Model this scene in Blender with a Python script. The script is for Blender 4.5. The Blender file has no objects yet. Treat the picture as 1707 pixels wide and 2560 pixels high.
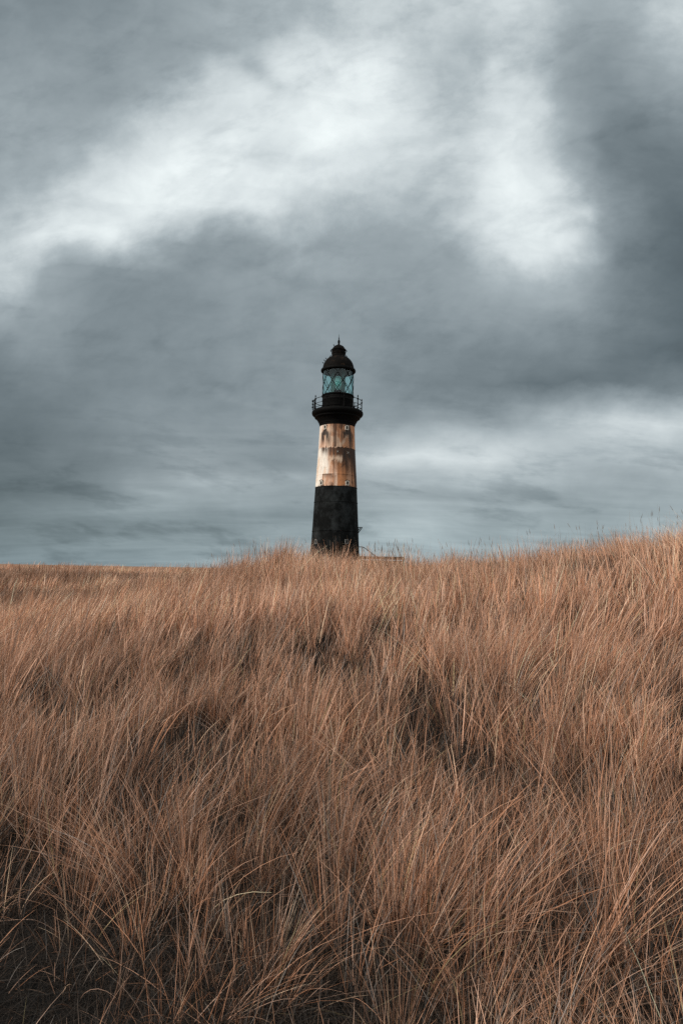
import bpy, bmesh, math, random
import numpy as np
from mathutils import Vector, Matrix

random.seed(7)
RNG = np.random.default_rng(11)
PI = math.pi
scene = bpy.context.scene
COL = scene.collection

# ------------------------------------------------------------------ camera
W0, H0, F = 1707.0, 2560.0, 1670.0          # photo frame, focal length in its pixels
EYE = 1.75
PITCH = math.atan((1425 - 1280) / F)
ROLL = math.radians(1.05)

cam_d = bpy.data.cameras.new("camera")
cam = bpy.data.objects.new("camera", cam_d)
COL.objects.link(cam)
cam_d.sensor_fit = 'VERTICAL'
cam_d.sensor_height = 36.0
cam_d.lens = F / H0 * 36.0
cam_d.clip_start = 0.05
cam_d.clip_end = 20000
CAM_ROT = Matrix.Rotation(PI / 2 + PITCH, 4, 'X') @ Matrix.Rotation(ROLL, 4, 'Z')
cam.matrix_world = Matrix.Translation((0, 0, EYE)) @ CAM_ROT
cam_d.dof.use_dof = False
scene.camera = cam


def ray(px, py):
    v = Vector(((px - W0 / 2) / F, (H0 / 2 - py) / F, -1.0))
    return (CAM_ROT.to_3x3() @ v).normalized()


def at(px, py, y):
    """point of the place that lies y metres north and shows at the photo pixel"""
    d = ray(px, py)
    return Vector((d.x / d.y * y, y, EYE + d.z / d.y * y))


# ------------------------------------------------------------------ helpers
def tag(o, label=None, cat=None, group=None, kind=None):
    if label: o['label'] = label
    if cat: o['category'] = cat
    if group: o['group'] = group
    if kind: o['kind'] = kind
    return o


def link(name, me, mat=None, parent=None):
    o = bpy.data.objects.new(name, me)
    COL.objects.link(o)
    if mat: me.materials.append(mat)
    if parent: o.parent = parent
    return o


def obj(name, bm, mat=None, parent=None, smooth=True):
    bm.normal_update()
    me = bpy.data.meshes.new(name)
    bm.to_mesh(me)
    bm.free()
    if smooth:
        me.polygons.foreach_set('use_smooth', np.ones(len(me.polygons), dtype=bool))
        try: me.set_sharp_from_angle(angle=math.radians(38))
        except Exception: pass
    return link(name, me, mat, parent)


def empty(name, loc=(0, 0, 0)):
    o = bpy.data.objects.new(name, None)
    o.location = loc
    COL.objects.link(o)
    return o


def add_lathe(bm, prof, n=64, close=False):
    rings = []
    for r, z in prof:
        if r < 1e-5:
            rings.append([bm.verts.new((0, 0, z))])
        else:
            rings.append([bm.verts.new((r * math.sin(2 * PI * k / n), -r * math.cos(2 * PI * k / n), z)) for k in range(n)])
    pairs = list(zip(rings[:-1], rings[1:]))
    if close: pairs.append((rings[-1], rings[0]))
    for a, b in pairs:
        for k in range(n):
            k2 = (k + 1) % n
            if len(a) == 1 and len(b) == 1: continue
            if len(a) == 1: bm.faces.new((a[0], b[k2], b[k]))
            elif len(b) == 1: bm.faces.new((a[k], a[k2], b[0]))
            else: bm.faces.new((a[k], a[k2], b[k2], b[k]))
    return bm


def add_tube(bm, pts, r, n=8, closed=False, caps=True):
    pts = [Vector(p) for p in pts]
    rings = []
    m = len(pts)
    up = None
    for i, p in enumerate(pts):
        if closed: t = pts[(i + 1) % m] - pts[i - 1]
        else: t = pts[min(i + 1, m - 1)] - pts[max(i - 1, 0)]
        t.normalize()
        if up is None:
            up = Vector((0, 0, 1)) if abs(t.z) < .9 else Vector((1, 0, 0))
        a = t.cross(up).normalized()
        b = a.cross(t).normalized()
        up = b
        rr = r[i] if isinstance(r, (list, tuple)) else r
        rings.append([bm.verts.new(p + a * rr * math.cos(2 * PI * k / n) + b * rr * math.sin(2 * PI * k / n)) for k in range(n)])
    prs = list(zip(rings[:-1], rings[1:]))
    if closed: prs.append((rings[-1], rings[0]))
    for a, b in prs:
        for k in range(n):
            bm.faces.new((a[k], a[(k + 1) % n], b[(k + 1) % n], b[k]))
    if caps and not closed:
        bm.faces.new(rings[0][::-1])
        bm.faces.new(rings[-1])
    return bm


def add_ring(bm, R, r, z, n=64, m=10):
    return add_tube(bm, [(R * math.sin(2 * PI * k / n), -R * math.cos(2 * PI * k / n), z) for k in range(n)], r, m, closed=True)


def add_box(bm, c, s, M=None):
    res = bmesh.ops.create_cube(bm, size=1.0)
    for v in res['verts']:
        v.co = Vector((v.co.x * s[0], v.co.y * s[1], v.co.z * s[2])) + Vector(c)
        if M: v.co = M @ v.co
    return res['verts']


def on_wall(ang, R, z, slope=0.0):
    """frame on the tower wall: local x along the wall, y outwards, z up; ang 0 faces the viewer (south), + to the right"""
    out = Vector((math.sin(ang), -math.cos(ang), 0))
    side = Vector((math.cos(ang), math.sin(ang), 0))
    up = Vector((0, 0, 1))
    M = Matrix((side, out, up)).transposed().to_4x4()
    return Matrix.Translation(out * R + up * z) @ M @ Matrix.Rotation(slope, 4, 'X')


# ------------------------------------------------------------------ numpy noise
_T = np.random.default_rng(5).random((256, 256))


def vnoise(x, y):
    xi = np.floor(x).astype(int); yi = np.floor(y).astype(int)
    fx = x - xi; fy = y - yi
    fx = fx * fx * (3 - 2 * fx); fy = fy * fy * (3 - 2 * fy)
    a = _T[xi & 255, yi & 255]; b = _T[(xi + 1) & 255, yi & 255]
    c = _T[xi & 255, (yi + 1) & 255]; d = _T[(xi + 1) & 255, (yi + 1) & 255]
    return (a * (1 - fx) + b * fx) * (1 - fy) + (c * (1 - fx) + d * fx) * fy


def fbm(x, y, o=4):
    s = 0; a = .5; t = 0
    for i in range(o):
        s = s + a * vnoise(x * 2 ** i + 17.3 * i, y * 2 ** i + 9.1 * i); t += a; a *= .5
    return s / t


def sstep(a, b, x):
    t = np.clip((x - a) / (b - a), 0, 1)
    return t * t * (3 - 2 * t)


# ------------------------------------------------------------------ node helper
class NT:
    def __init__(self, tree):
        self.t = tree; tree.nodes.clear(); self.x = 0

    def n(self, typ, **kw):
        nd = self.t.nodes.new(typ); nd.location = (self.x, 0); self.x += 40
        for k, v in kw.items(): setattr(nd, k, v)
        return nd

    def set(self, sock, v):
        if isinstance(v, bpy.types.NodeSocket): self.t.links.new(v, sock)
        else: sock.default_value = v

    def m(self, op, a, b=0.0, c=0.0, clamp=False):
        nd = self.n('ShaderNodeMath', operation=op, use_clamp=clamp)
        self.set(nd.inputs[0], a); self.set(nd.inputs[1], b); self.set(nd.inputs[2], c)
        return nd.outputs[0]

    def vm(self, op, a, b=(0, 0, 0)):
        nd = self.n('ShaderNodeVectorMath', operation=op)
        self.set(nd.inputs[0], a); self.set(nd.inputs[1], b)
        return nd.outputs['Value'] if op in ('DOT_PRODUCT', 'LENGTH') else nd.outputs[0]

    def noise(self, vec, scale, detail=4, rough=.55, dist=0.0):
        nd = self.n('ShaderNodeTexNoise')
        self.set(nd.inputs['Vector'], vec)
        nd.inputs['Scale'].default_value = scale; nd.inputs['Detail'].default_value = detail
        nd.inputs['Roughness'].default_value = rough; nd.inputs['Distortion'].default_value = dist
        return nd

    def mapr(self, v, a, b, c=0.0, d=1.0, smooth=False):
        nd = self.n('ShaderNodeMapRange')
        if smooth: nd.interpolation_type = 'SMOOTHSTEP'
        self.set(nd.inputs[0], v)
        for i, q in enumerate((a, b, c, d)): nd.inputs[i + 1].default_value = q
        return nd.outputs[0]

    def mix(self, f, a, b, blend='MIX'):
        nd = self.n('ShaderNodeMix', data_type='RGBA', blend_type=blend)
        self.set(nd.inputs[0], f)
        for s, v in ((nd.inputs[6], a), (nd.inputs[7], b)):
            if not isinstance(v, bpy.types.NodeSocket) and len(v) == 3: v = (*v, 1)
            self.set(s, v)
        return nd.outputs[2]

    def ramp(self, f, stops):
        nd = self.n('ShaderNodeValToRGB')
        cr = nd.color_ramp
        while len(cr.elements) < len(stops): cr.elements.new(.5)
        for e, (p, c) in zip(cr.elements, stops): e.position = p; e.color = (*c, 1)
        self.set(nd.inputs[0], f)
        return nd.outputs[0]


def material(name, rough=.7, metal=0.0):
    m = bpy.data.materials.new(name); m.use_nodes = True
    t = NT(m.node_tree)
    out = t.n('ShaderNodeOutputMaterial')
    p = t.n('ShaderNodeBsdfPrincipled')
    p.inputs['Roughness'].default_value = rough; p.inputs['Metallic'].default_value = metal
    m.node_tree.links.new(p.outputs[0], out.inputs[0])
    return m, t, p, out


def worn_mat(name, base, spot, amount=.55, scale=6., rough=.65, bump=.15, spec=.4, stretch=(1, 1, 1)):
    m, t, p, out = material(name, rough)
    tc = t.n('ShaderNodeTexCoord').outputs['Object']
    mp = t.n('ShaderNodeMapping'); t.set(mp.inputs[0], tc); mp.inputs['Scale'].default_value = stretch
    n1 = t.noise(mp.outputs[0], scale, 6, .65)
    n2 = t.noise(mp.outputs[0], scale * 5, 4, .6)
    f = t.m('ADD', t.m('MULTIPLY', n1.outputs[0], .75), t.m('MULTIPLY', n2.outputs[0], .25))
    f = t.mapr(f, amount - .06, amount + .14)
    t.set(p.inputs['Base Color'], t.mix(f, base, spot))
    p.inputs['Specular IOR Level'].default_value = spec
    t.set(p.inputs['Roughness'], t.mapr(n2.outputs[0], .3, .7, rough - .12, rough + .15))
    b = t.n('ShaderNodeBump'); b.inputs['Strength'].default_value = bump; b.inputs['Distance'].default_value = .02
    t.set(b.inputs['Height'], n2.outputs[0]); t.set(p.inputs['Normal'], b.outputs[0])
    return m


M_black = worn_mat('black_painted_iron', (.0035, .004, .004), (.024, .027, .028), .52, 1.0, .7, .2, .05, (1, 1, .8))  # grey wear spots, made stronger to imitate a soft sheen on the paint
M_iron = worn_mat('dark_iron', (.0035, .0035, .0035), (.010, .008, .007), .6, 4, .7, .15, .05)
M_roof = worn_mat('rusty_roof_iron', (.004, .0034, .003), (.06, .036, .021), .61, 2.8, .75, .2, .05)
M_frame = worn_mat('old_white_paint', (.50, .46, .40), (.20, .13, .085), .55, 9, .7)
M_dark = worn_mat('dark_opening', (.006, .006, .006), (.006, .006, .006), .5, 5, .8, .1, .03)
M_conc = worn_mat('dark_weathered_concrete', (.018, .015, .013), (.05, .038, .03), .55, 3, .85)
M_brass = worn_mat('weathered_metal', (.30, .29, .26), (.12, .10, .08), .5, 8, .5)


def attr_mat(name, attr, rough=.7, fine=20., stretch=(1, 1, 1)):
    m, t, p, out = material(name, rough)
    a = t.n('ShaderNodeAttribute', attribute_name=attr)
    tc = t.n('ShaderNodeTexCoord').outputs['Object']
    mp = t.n('ShaderNodeMapping'); t.set(mp.inputs[0], tc); mp.inputs['Scale'].default_value = stretch
    n = t.noise(mp.outputs[0], fine, 5, .6)
    k = t.mapr(n.outputs[0], .3, .7, .8, 1.15)
    t.set(p.inputs['Base Color'], t.mix(1.0, a.outputs['Color'], k, 'MULTIPLY'))
    p.inputs['Specular IOR Level'].default_value = .25
    b = t.n('ShaderNodeBump'); b.inputs['Strength'].default_value = .15; b.inputs['Distance'].default_value = .02
    t.set(b.inputs['Height'], n.outputs[0]); t.set(p.inputs['Normal'], b.outputs[0])
    return m


M_rust = attr_mat('rust_streaked_white_paint', 'paint', .6, 9., (1, 1, .35))


def glass_mat(name, tint, ior_f=1.45, rough=.02):
    m = bpy.data.materials.new(name); m.use_nodes = True
    t = NT(m.node_tree)
    out = t.n('ShaderNodeOutputMaterial')
    tr = t.n('ShaderNodeBsdfTransparent'); tr.inputs[0].default_value = (*tint, 1)
    gl = t.n('ShaderNodeBsdfGlossy'); gl.inputs['Roughness'].default_value = rough
    gl.inputs['Color'].default_value = (.86, .96, .97, 1)
    fr = t.n('ShaderNodeFresnel'); fr.inputs[0].default_value = ior_f
    mx = t.n('ShaderNodeMixShader')
    bf = t.n('ShaderNodeNewGeometry').outputs['Backfacing']
    t.set(mx.inputs[0], t.m('MULTIPLY', fr.outputs[0], t.m('SUBTRACT', 1.0, bf))); t.set(mx.inputs[1], tr.outputs[0]); t.set(mx.inputs[2], gl.outputs[0])
    t.set(out.inputs[0], mx.outputs[0])
    return m


M_glass = glass_mat('lantern_glass', (.68, .89, .89), 1.5)


def lens_mat():
    m, t, p, out = material('green_lens_glass', .35)
    p.inputs['Base Color'].default_value = (.42, .58, .57, 1)
    p.inputs['IOR'].default_value = 1.5
    p.inputs['Specular Tint'].default_value = (.7, 1, .95, 1)
    return m


M_lens = lens_mat()

# ------------------------------------------------------------------ lighthouse
TY = 54.0


def hz(py):      # height above the eye at the tower's distance for a photo row on its axis
    return TY * math.tan(PITCH + math.atan((1280 - py) / F))


ax = at(840, 1222, TY)
GZ = -0.15                                     # ground level at the tower (world z)
LH = empty('lighthouse', (ax.x, TY, GZ))
tag(LH, 'black lighthouse with a rust streaked white middle band and glass lantern', 'lighthouse')


def z(py): return hz(py) + EYE - GZ             # local height on the tower


# lower black tower: cast iron rings with thin flanges
ZB0, ZB1 = 0.0, z(1222)


def rad(zz):
    pts = [(0.0, 2.14), (z(1383), 1.96), (z(1222), 1.695), (z(1127), 1.505), (z(1064), 1.42)]
    for (a, ra), (b, rb) in zip(pts[:-1], pts[1:]):
        if zz <= b: return ra + (rb - ra) * (zz - a) / (b - a)
    return pts[-1][1]


bm = bmesh.new()
prof = [(2.35, 0), (2.35, .25), (2.2, .32)]
zz = .34
seams = [z(1330), z(1258)]
for k in range(1, 40):
    q = .34 + (ZB1 - .34) * k / 39
    prof.append((rad(q), q))
for s in seams:
    prof += [(rad(s) + .001, s - .05), (rad(s) + .018, s - .035), (rad(s) + .018, s + .035), (rad(s) - .001, s + .05)]
prof.sort(key=lambda p: p[1])
prof += [(rad(ZB1) + .02, ZB1 + .004), (rad(ZB1) + .02, ZB1 + .05), (rad(ZB1) - .15, ZB1 + .051)]
add_lathe(bm, prof, 96)
obj('lower_tower', bm, M_black, LH)

# upper rust-streaked tower (paint colour held per vertex: stains have a shape of their own)
NA, NZ = 300, 240
zs = np.linspace(ZB1 + .05, z(1060), NZ)
an = np.linspace(-PI, PI, NA, endpoint=False)
A, Zg = np.meshgrid(an, zs)
R = np.interp(zs, [0, z(1383), z(1222), z(1127), z(1064), 99], [2.14, 1.96, 1.695, 1.505, 1.42, 1.42])[:, None] * np.ones_like(A)
sm1, sm2, sm3 = z(1126), z(1191), z(1075)
for s in (sm1, sm2):
    R += .012 * np.exp(-((Zg - s) / .03) ** 2)
dent = np.exp(-(((A - .40) / .25) ** 2 + ((Zg - z(1165)) / .5) ** 2))      # buckled plate on the right
R += .03 * dent * np.sin((A - .40) * 9 + (Zg - z(1165)) * 3)
X = R * np.sin(A); Y = -R * np.cos(A)
verts = np.stack([X, Y, Zg], -1).reshape(-1, 3)
idx = np.arange(NA * NZ).reshape(NZ, NA)
nx = np.roll(idx, -1, 1)
quads = np.stack([idx[:-1], nx[:-1], nx[1:], idx[1:]], -1).reshape(-1, 4)


def np_mesh(name, verts, quads, smooth=True):
    me = bpy.data.meshes.new(name)
    nv, nq = len(verts), len(quads)
    me.vertices.add(nv); me.vertices.foreach_set('co', np.ascontiguousarray(verts, dtype=np.float32).ravel())
    me.loops.add(nq * 4); me.loops.foreach_set('vertex_index', np.ascontiguousarray(quads, dtype=np.int32).ravel())
    me.polygons.add(nq); me.polygons.foreach_set('loop_start', np.arange(nq, dtype=np.int32) * 4)
    if smooth: me.polygons.foreach_set('use_smooth', np.ones(nq, dtype=bool))
    me.update(calc_edges=True)
    return me


def set_col(me, name, c):
    a = me.attributes.new(name, 'FLOAT_COLOR', 'POINT')
    a.data.foreach_set('color', np.ascontiguousarray(np.concatenate([c, np.ones((len(c), 1))], 1), dtype=np.float32).ravel())


def paint():
    white = np.array([.72, .66, .58]); pink = np.array([.58, .315, .190]); oran = np.array([.40, .155, .055])
    brown = np.array([.048, .020, .009]); dark = np.array([.014, .009, .007])
    a, zg = A, Zg
    deg = np.degrees(a)
    s1 = fbm(deg * .10 + 3, zg * .35, 5)         # vertical streaks
    s2 = fbm(deg * .30 + 31, zg * .5 + 7, 4)
    b1 = fbm(deg * .05 + 11, zg * 1.1 + 3, 5)
    fine = fbm(deg * .5, zg * 6, 3)
    # how rusty overall: white to the lower left, orange to the right
    low = sstep(sm1 + .1, sm2 - .1, zg)
    low = 1 - sstep(sm2, sm1, zg)
    rusty = sstep(-46, 8, deg + 26 * (s1 - .5) * 2 + 8 * (fine - .5))
    rusty_up = sstep(-75, -25, deg + 40 * (b1 - .5))
    up = sstep(sm1 - .03, sm1 + .03, zg + .15 * (s2 - .5))
    f = np.where(up > .5, rusty_up * .80 + .12, rusty)
    bot = (zg < sm2 + .03 * (s2 - .5) * 2) & (deg > -42 + 10 * (s2 - .5))
    f = np.where(bot, np.maximum(f, .62), f)
    f = np.clip(f * (.85 + .6 * s1), 0, 1)
    c = white[None, None] * (1 - f[..., None]) + pink * f[..., None]
    g = np.clip(sstep(.36, .58, s1 * .5 + b1 * .5 + .10 * f) * f, 0, 1)
    g = g * np.where(up > .5, .55, .85)
    c = c * (1 - g[..., None]) + oran * g[..., None]
    def lay(c, m, col): 
        m = np.clip(m, 0, .97)[..., None]
        return c * (1 - m) + col * m
    n1 = fbm(deg * .16 + 5, zg * .9 + 4, 4); n2 = fbm(deg * .42 + 77, zg * .30 + 9, 4); n3 = fbm(deg * .9 + 7, zg * 3.0, 3)
    # brown runs below the plate seam: ragged top edge, long on the right
    d = sm1 + .34 * (n2 - .5) + .14 * (n3 - .5) - zg
    length = .34 + .75 * sstep(-40, -5, deg) * n2 * 1.6 + .9 * sstep(5, 48, deg) * n2 * 1.5
    run = np.where(d > 0, np.exp(-(d / (length * 1.25)) ** 1.6), 0) * sstep(-60, -46, deg)
    run *= (.82 + .18 * sstep(-35, 0, deg)) * (.75 + 1.1 * sstep(.36, .60, n2))
    c = lay(c, run, brown)
    core = np.where(d > 0, np.exp(-(d / (.35 + 1.1 * n1)) ** 2), 0) * sstep(8, 26, deg) * (.5 + 1.2 * sstep(.38, .56, n1))
    c = lay(c, core, dark * 1.2)
    blot = sstep(.53, .66, fbm(deg * .07 + 61, zg * 1.5 + 8, 4)) * sstep(-30, 0, deg) * .8      # separate rust blotches
    c = lay(c, blot, brown * 1.4)
    pale = sstep(.54, .68, fbm(deg * .06 + 15, zg * 1.1 + 48, 4)) * .75                          # paint still holding
    pale = pale * np.where(d > 0, sstep(.55, .95, d), 1.0) * (1 - sstep(28, 40, deg))
    c = lay(c, pale, white * np.array([.92, .74, .62]))
    sd_ = np.where(d > 0, np.exp(-(d / (.30 + .45 * n1)) ** 2), 0) * np.exp(-((deg - 20) / 27) ** 4) * .95
    c = lay(c, sd_, brown * .75)
    chip = sstep(.50, .60, fbm(deg * .35 + 3, zg * 2.0, 3)) * np.exp(-((zg - ZB1) / .13) ** 2)
    c = lay(c, chip, brown * .6)
    # lower seam
    d2 = sm2 - zg + .03 * (s2 - .5)
    run2 = np.where(d2 > 0, np.exp(-d2 / .26), 0) * sstep(-44, -40, deg) * (1 - sstep(-14, -4, deg)) * .95 + np.where(d2 > 0, np.exp(-d2 / .10), 0) * .6 * sstep(0, 6, deg) * sstep(.4, .55, n2)
    c = lay(c, run2, brown * 1.1)
    # brown streaks under the gallery, strongest in the middle
    tz = np.clip((zg - sm1) / (z(1068) - sm1), 0, 1)
    t1 = sstep(.38, .58, n2) * np.exp(-((deg - 5) / 34) ** 2) * (tz > 0) * (.30 + .70 * tz ** 1.5)
    c = lay(c, t1 * 1.15, brown * 1.15)
    c = lay(c, np.exp(-((deg + 5 + 8 * (s2 - .5)) / 6) ** 2) * (tz > 0) * .95 * (.7 + .6 * n1), brown * 1.0)
    # soot below the two upper windows: a dark hood that breaks into legs
    for wa, lf, rt in ((-41, 1.0, .9), (32, .55, .75)):
        dz = z(1081.5) - zg + .06 * (n3 - .5)
        x_ = deg - wa + 16 * (n1 - .5) + 5 * (n3 - .5)
        sh = np.where(dz > 0, np.exp(-np.abs(x_ / (6 + 16 * np.clip(dz / .5, 0, 1))) ** 3) * np.exp(-(np.clip(dz - .28, 0, 9) / .22) ** 2), 0) * (lf + rt) * .5
        ll = np.where(dz > 0, np.exp(-((x_ + 9 + 4 * dz) / (7 + 2 * dz)) ** 2) * sstep(.05, .3, dz) * np.exp(-(np.clip(dz - .3, 0, 9) / .75) ** 2), 0) * lf
        rl = np.where(dz > 0, np.exp(-((x_ - 9 - 2 * dz) / (6 + 1.5 * dz)) ** 2) * sstep(.05, .3, dz) * np.exp(-(np.clip(dz - .3, 0, 9) / .95) ** 2), 0) * rt
        c = lay(c, np.maximum(np.maximum(sh * .95, ll), rl) * (.95 + .7 * sstep(.3, .6, n2)), dark * 1.1)
    # dark run from the right window down to the seam, and down the right edge below it
    ln = np.exp(-((deg - 46 - 5 * (n1 - .5)) / 3.6) ** 2) * sstep(sm1 - .1, sm1 + .1, zg) * (1 - sstep(z(1080), z(1070), zg)) * .95
    c = lay(c, ln, dark * 1.6)
    edge = 60 - 22 * np.clip((zg - sm2) / (sm1 - sm2), 0, 1.2) + 10 * (n1 - .5)
    ed = sstep(-3, 9, deg - edge) * (1 - up) * (1 - sstep(100, 130, deg)) * (.45 + .8 * n2)
    c = lay(c, ed, brown * .6)
    # peeled crease on the right plate
    q = (zg - z(1166)) - .028 * (deg - 25) * .9
    cr = np.exp(-(q / .10) ** 2) * np.exp(-((deg - 22) / 9) ** 2) * .8
    c = c * (1 - cr[..., None]) + brown * .8 * cr[..., None]
    ps = np.exp(-(((deg - 50) / 4) ** 2 + ((zg - z(1210)) / .22) ** 2)) * .9
    c = c * (1 - ps[..., None]) + brown * .6 * ps[..., None]
    cs = np.exp(-((deg + 4) / 2.4) ** 2) * (.35 + .4 * s2)                 # vertical plate joint
    c = c * (1 - cs[..., None] * .7) + brown * 1.3 * cs[..., None] * .7
    return np.clip(c * (.88 + .24 * fine[..., None]), 0, 1).reshape(-1, 3)


me = np_mesh('upper_tower', verts, quads)
set_col(me, 'paint', paint())
link('upper_tower', me, M_rust, LH)

# windows: recess, frame with hood
def window(ang, py, w, h, hood, frame_mat):
    zc = z(py)
    rr = rad(zc)
    sl = -.03
    Mw = on_wall(math.radians(ang), rr, zc, sl)
    win = obj('window', (lambda b: (add_box(b, (0, .002, -.01), (w * .50, .05, h * .58), Mw), b)[1])(bmesh.new()), M_dark, LH, smooth=False)
    b = bmesh.new()
    t = w * .25
    add_box(b, (-(w - t) / 2, .02, 0), (t, .10, h), Mw)
    add_box(b, ((w - t) / 2, .02, 0), (t, .10, h), Mw)
    add_box(b, (0, .02, (h - t) / 2), (w - 2 * t, .10, t), Mw)
    add_box(b, (0, .035, -(h - t * .8) / 2), (w - 2 * t, .12, t * .8), Mw)
    obj('frame', b, frame_mat, win, smooth=False)
    if hood:
        b = bmesh.new()
        pts = [Mw @ Vector((w * .62 * math.sin(q), .06, h * .36 + w * .34 * math.cos(q))) for q in np.linspace(-1.5, 1.5, 11)]
        add_tube(b, pts, .022, 6)
        obj('hood', b, M_iron, win)
    return win


window(-41, 1075.5, .28, .38, True, M_frame)
window(32, 1077, .30, .38, True, M_frame)
window(-43, 1213, .31, .38, True, M_frame)
window(31.5, 1213, .32, .38, True, M_frame)
M_frame_dim = worn_mat('grey_peeling_paint', (.15, .15, .145), (.03, .028, .026), .50, 9, .7)
window(-50, 1357, .28, .38, False, M_frame_dim)
window(28, 1356, .28, .36, False, M_frame_dim)

for ang, py in ((3, 1137), (36, 1138.5)):
    zc = z(py); Mw = on_wall(math.radians(ang), rad(zc) + .01, zc)
    b = bmesh.new()
    add_box(b, (0, 0, 0), (.09, .02, .09), Mw)
    for sx in (-1, 1):
        for sz in (-1, 1): add_box(b, (.065 * sx, .01, .065 * sz), (.035, .04, .035), Mw)
    obj('anchor_plate', b, M_brass, LH, smooth=False)

# gallery: moulded cornice, deck
zd = z(1029)
bm = bmesh.new()
add_lathe(bm, [(1.415, z(1070)), (1.44, z(1068)), (1.46, z(1063)), (1.50, z(1062)), (1.50, z(1060)), (1.57, z(1057)), (1.66, z(1052)), (1.80, z(1047.5)),
               (1.86, z(1047)), (1.88, z(1044)), (1.99, z(1041.5)), (2.06, z(1039.5)), (2.10, z(1036.5)), (2.105, z(1034)), (2.08, z(1031.5)), (2.02, z(1030)), (1.96, zd), (1.20, zd + .01)], 96)
obj('gallery', bm, M_iron, LH)
# gallery railing
RP = 1.98
for k in range(9):
    an_ = math.radians(135 - 40 * k)
    b = bmesh.new()
    add_lathe(b, [(.0, 0), (.07, 0), (.075, .05), (.045, .10), (.045, .30), (.04, .72), (.065, .75), (.072, .81), (.05, .87), (.03, .90), (.022, .95), (.05, .99), (.055, 1.03), (.035, 1.08), (.015, 1.13), (0, 1.15)], 10)
    bmesh.ops.translate(b, verts=b.verts, vec=(RP * math.sin(an_), -RP * math.cos(an_), zd))
    obj('railing_post', b, M_iron, LH)
for hgt in (.12, .42, .82):
    b = bmesh.new(); add_ring(b, RP, .02 if hgt < .8 else .024, zd + hgt, 96, 6)
    obj('handrail', b, M_iron, LH)
# small vent or lamp clamped to the western rail
b = bmesh.new()
for k in range(3):
    bmesh.ops.create_icosphere(b, subdivisions=2, radius=.085 - .01 * (k == 1), matrix=Matrix.Translation((-2.03, -.35, zd + .22 + .26 * k)))
add_tube(b, [(-2.03, -.35, zd + .0), (-2.03, -.35, zd + .85)], .03, 8)
obj('rail_ornament', b, M_iron, LH)

# lantern base with mouldings and ribs
zl0, zl1 = zd + .01, z(990)
bm = bmesh.new()
hl = zl1 - zl0
add_lathe(bm, [(1.36, zl0), (1.36, zl0 + .08), (1.30, zl0 + .12), (1.27, zl0 + .14), (1.27, zl0 + hl * .62), (1.29, zl0 + hl * .64), (1.29, zl0 + hl * .70), (1.27, zl0 + hl * .72), (1.27, zl1 - .14), (1.33, zl1 - .12), (1.34, zl1 - .04), (1.30, zl1), (1.20, zl1 + .005)], 96)
for k in range(9):
    Mw = on_wall(math.radians(7 + 40 * k), 1.275, zl0 + hl * .5)
    add_box(bm, (0, 0, 0), (.05, .04, hl * .72), Mw)
obj('lantern_base', bm, M_iron, LH)
b = bmesh.new(); add_ring(b, 1.42, .028, zl0 + .22, 96, 6)
for k in range(9):
    Mw = on_wall(math.radians(7 + 40 * k), 1.36, zl0 + .22); add_box(b, (0, 0, 0), (.05, .12, .05), Mw)
obj('foot_rail', b, M_iron, LH)

# lantern glazing, lattice, lens
zg0, zg1 = zl1, z(926)
hg = zg1 - zg0
bm = bmesh.new()
add_lathe(bm, [(1.255, zg0 + .005), (1.255, zg1)], 96)
obj('lantern_glass', bm, M_glass, LH)
bm = bmesh.new()
for sgn in (1, -1):
    for k in range(9):
        a0 = math.radians(18 + 40 * k)
        pts = []
        for q in np.linspace(0, 1, 18):
            a_ = a0 + sgn * math.radians(20) * ((q - .47) * hg / .66)
            pts.append((1.262 * math.sin(a_), -1.262 * math.cos(a_), zg0 + .01 + q * (hg - .02)))
        add_tube(bm, pts, .026, 6)
obj('glazing_bars', bm, M_iron, LH)
b = bmesh.new()
add_lathe(b, [(0, zg0 - .4), (.42, zg0 - .4), (.42, zg0 - .05), (.30, zg0), (.24, zg0 + .22), (.36, zg0 + .30), (.50, zg0 + .34), (.50, zg0 + .39), (0, zg0 + .39)], 40)
obj('lens_pedestal', b, M_iron, LH)
# fresnel lens: stacked prism rings bulging at the bullseye belt
prof = []
zl, hgt = zg0 + .40, 1.18
nr = 17
for k in range(nr):
    t0, t1 = k / nr, (k + 1) / nr
    def rr_(t): return .30 + .26 * math.sin(PI * (.12 + .76 * t))
    prof += [(rr_(t0), zl + hgt * t0), (rr_((t0 + t1) / 2) + .035, zl + hgt * (t0 + t1) / 2)]
prof.append((.30, zl + hgt)); prof.append((.0, zl + hgt + .06))
b = bmesh.new(); add_lathe(b, [(0, zl)] + prof, 48)
lens = obj('lens', b, M_lens, LH)
b = bmesh.new()
for k in range(6):
    a_ = math.radians(30 + 60 * k)
    pts = [((.30 + .26 * math.sin(PI * (.12 + .76 * t)) + .05) * math.sin(a_), -(.30 + .26 * math.sin(PI * (.12 + .76 * t)) + .05) * math.cos(a_), zl + hgt * t) for t in np.linspace(0, 1, 12)]
    add_tube(b, pts, .022, 6)
obj('lens_frame', b, M_brass, lens)
b = bmesh.new()
for k in range(6):
    Mw = on_wall(math.radians(60 * k), .57, zl + hgt * .42)
    for R_, yy in ((.21, 0), (.15, .03), (.08, .05)):
        pts = [Mw @ Vector((R_ * math.cos(q), yy, R_ * math.sin(q))) for q in np.linspace(0, 2 * PI, 24, endpoint=False)]
        add_tube(b, pts, .03, 6, closed=True)
    bmesh.ops.create_uvsphere(b, u_segments=12, v_segments=8, radius=.085, matrix=Mw @ Matrix.Translation((0, .02, 0)) @ Matrix.Diagonal((1, .4, 1, 1)))
M_bull = glass_mat('bullseye_glass', (.85, .97, .96), 1.8, .40)
obj('bullseye', b, M_bull, lens)
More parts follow.
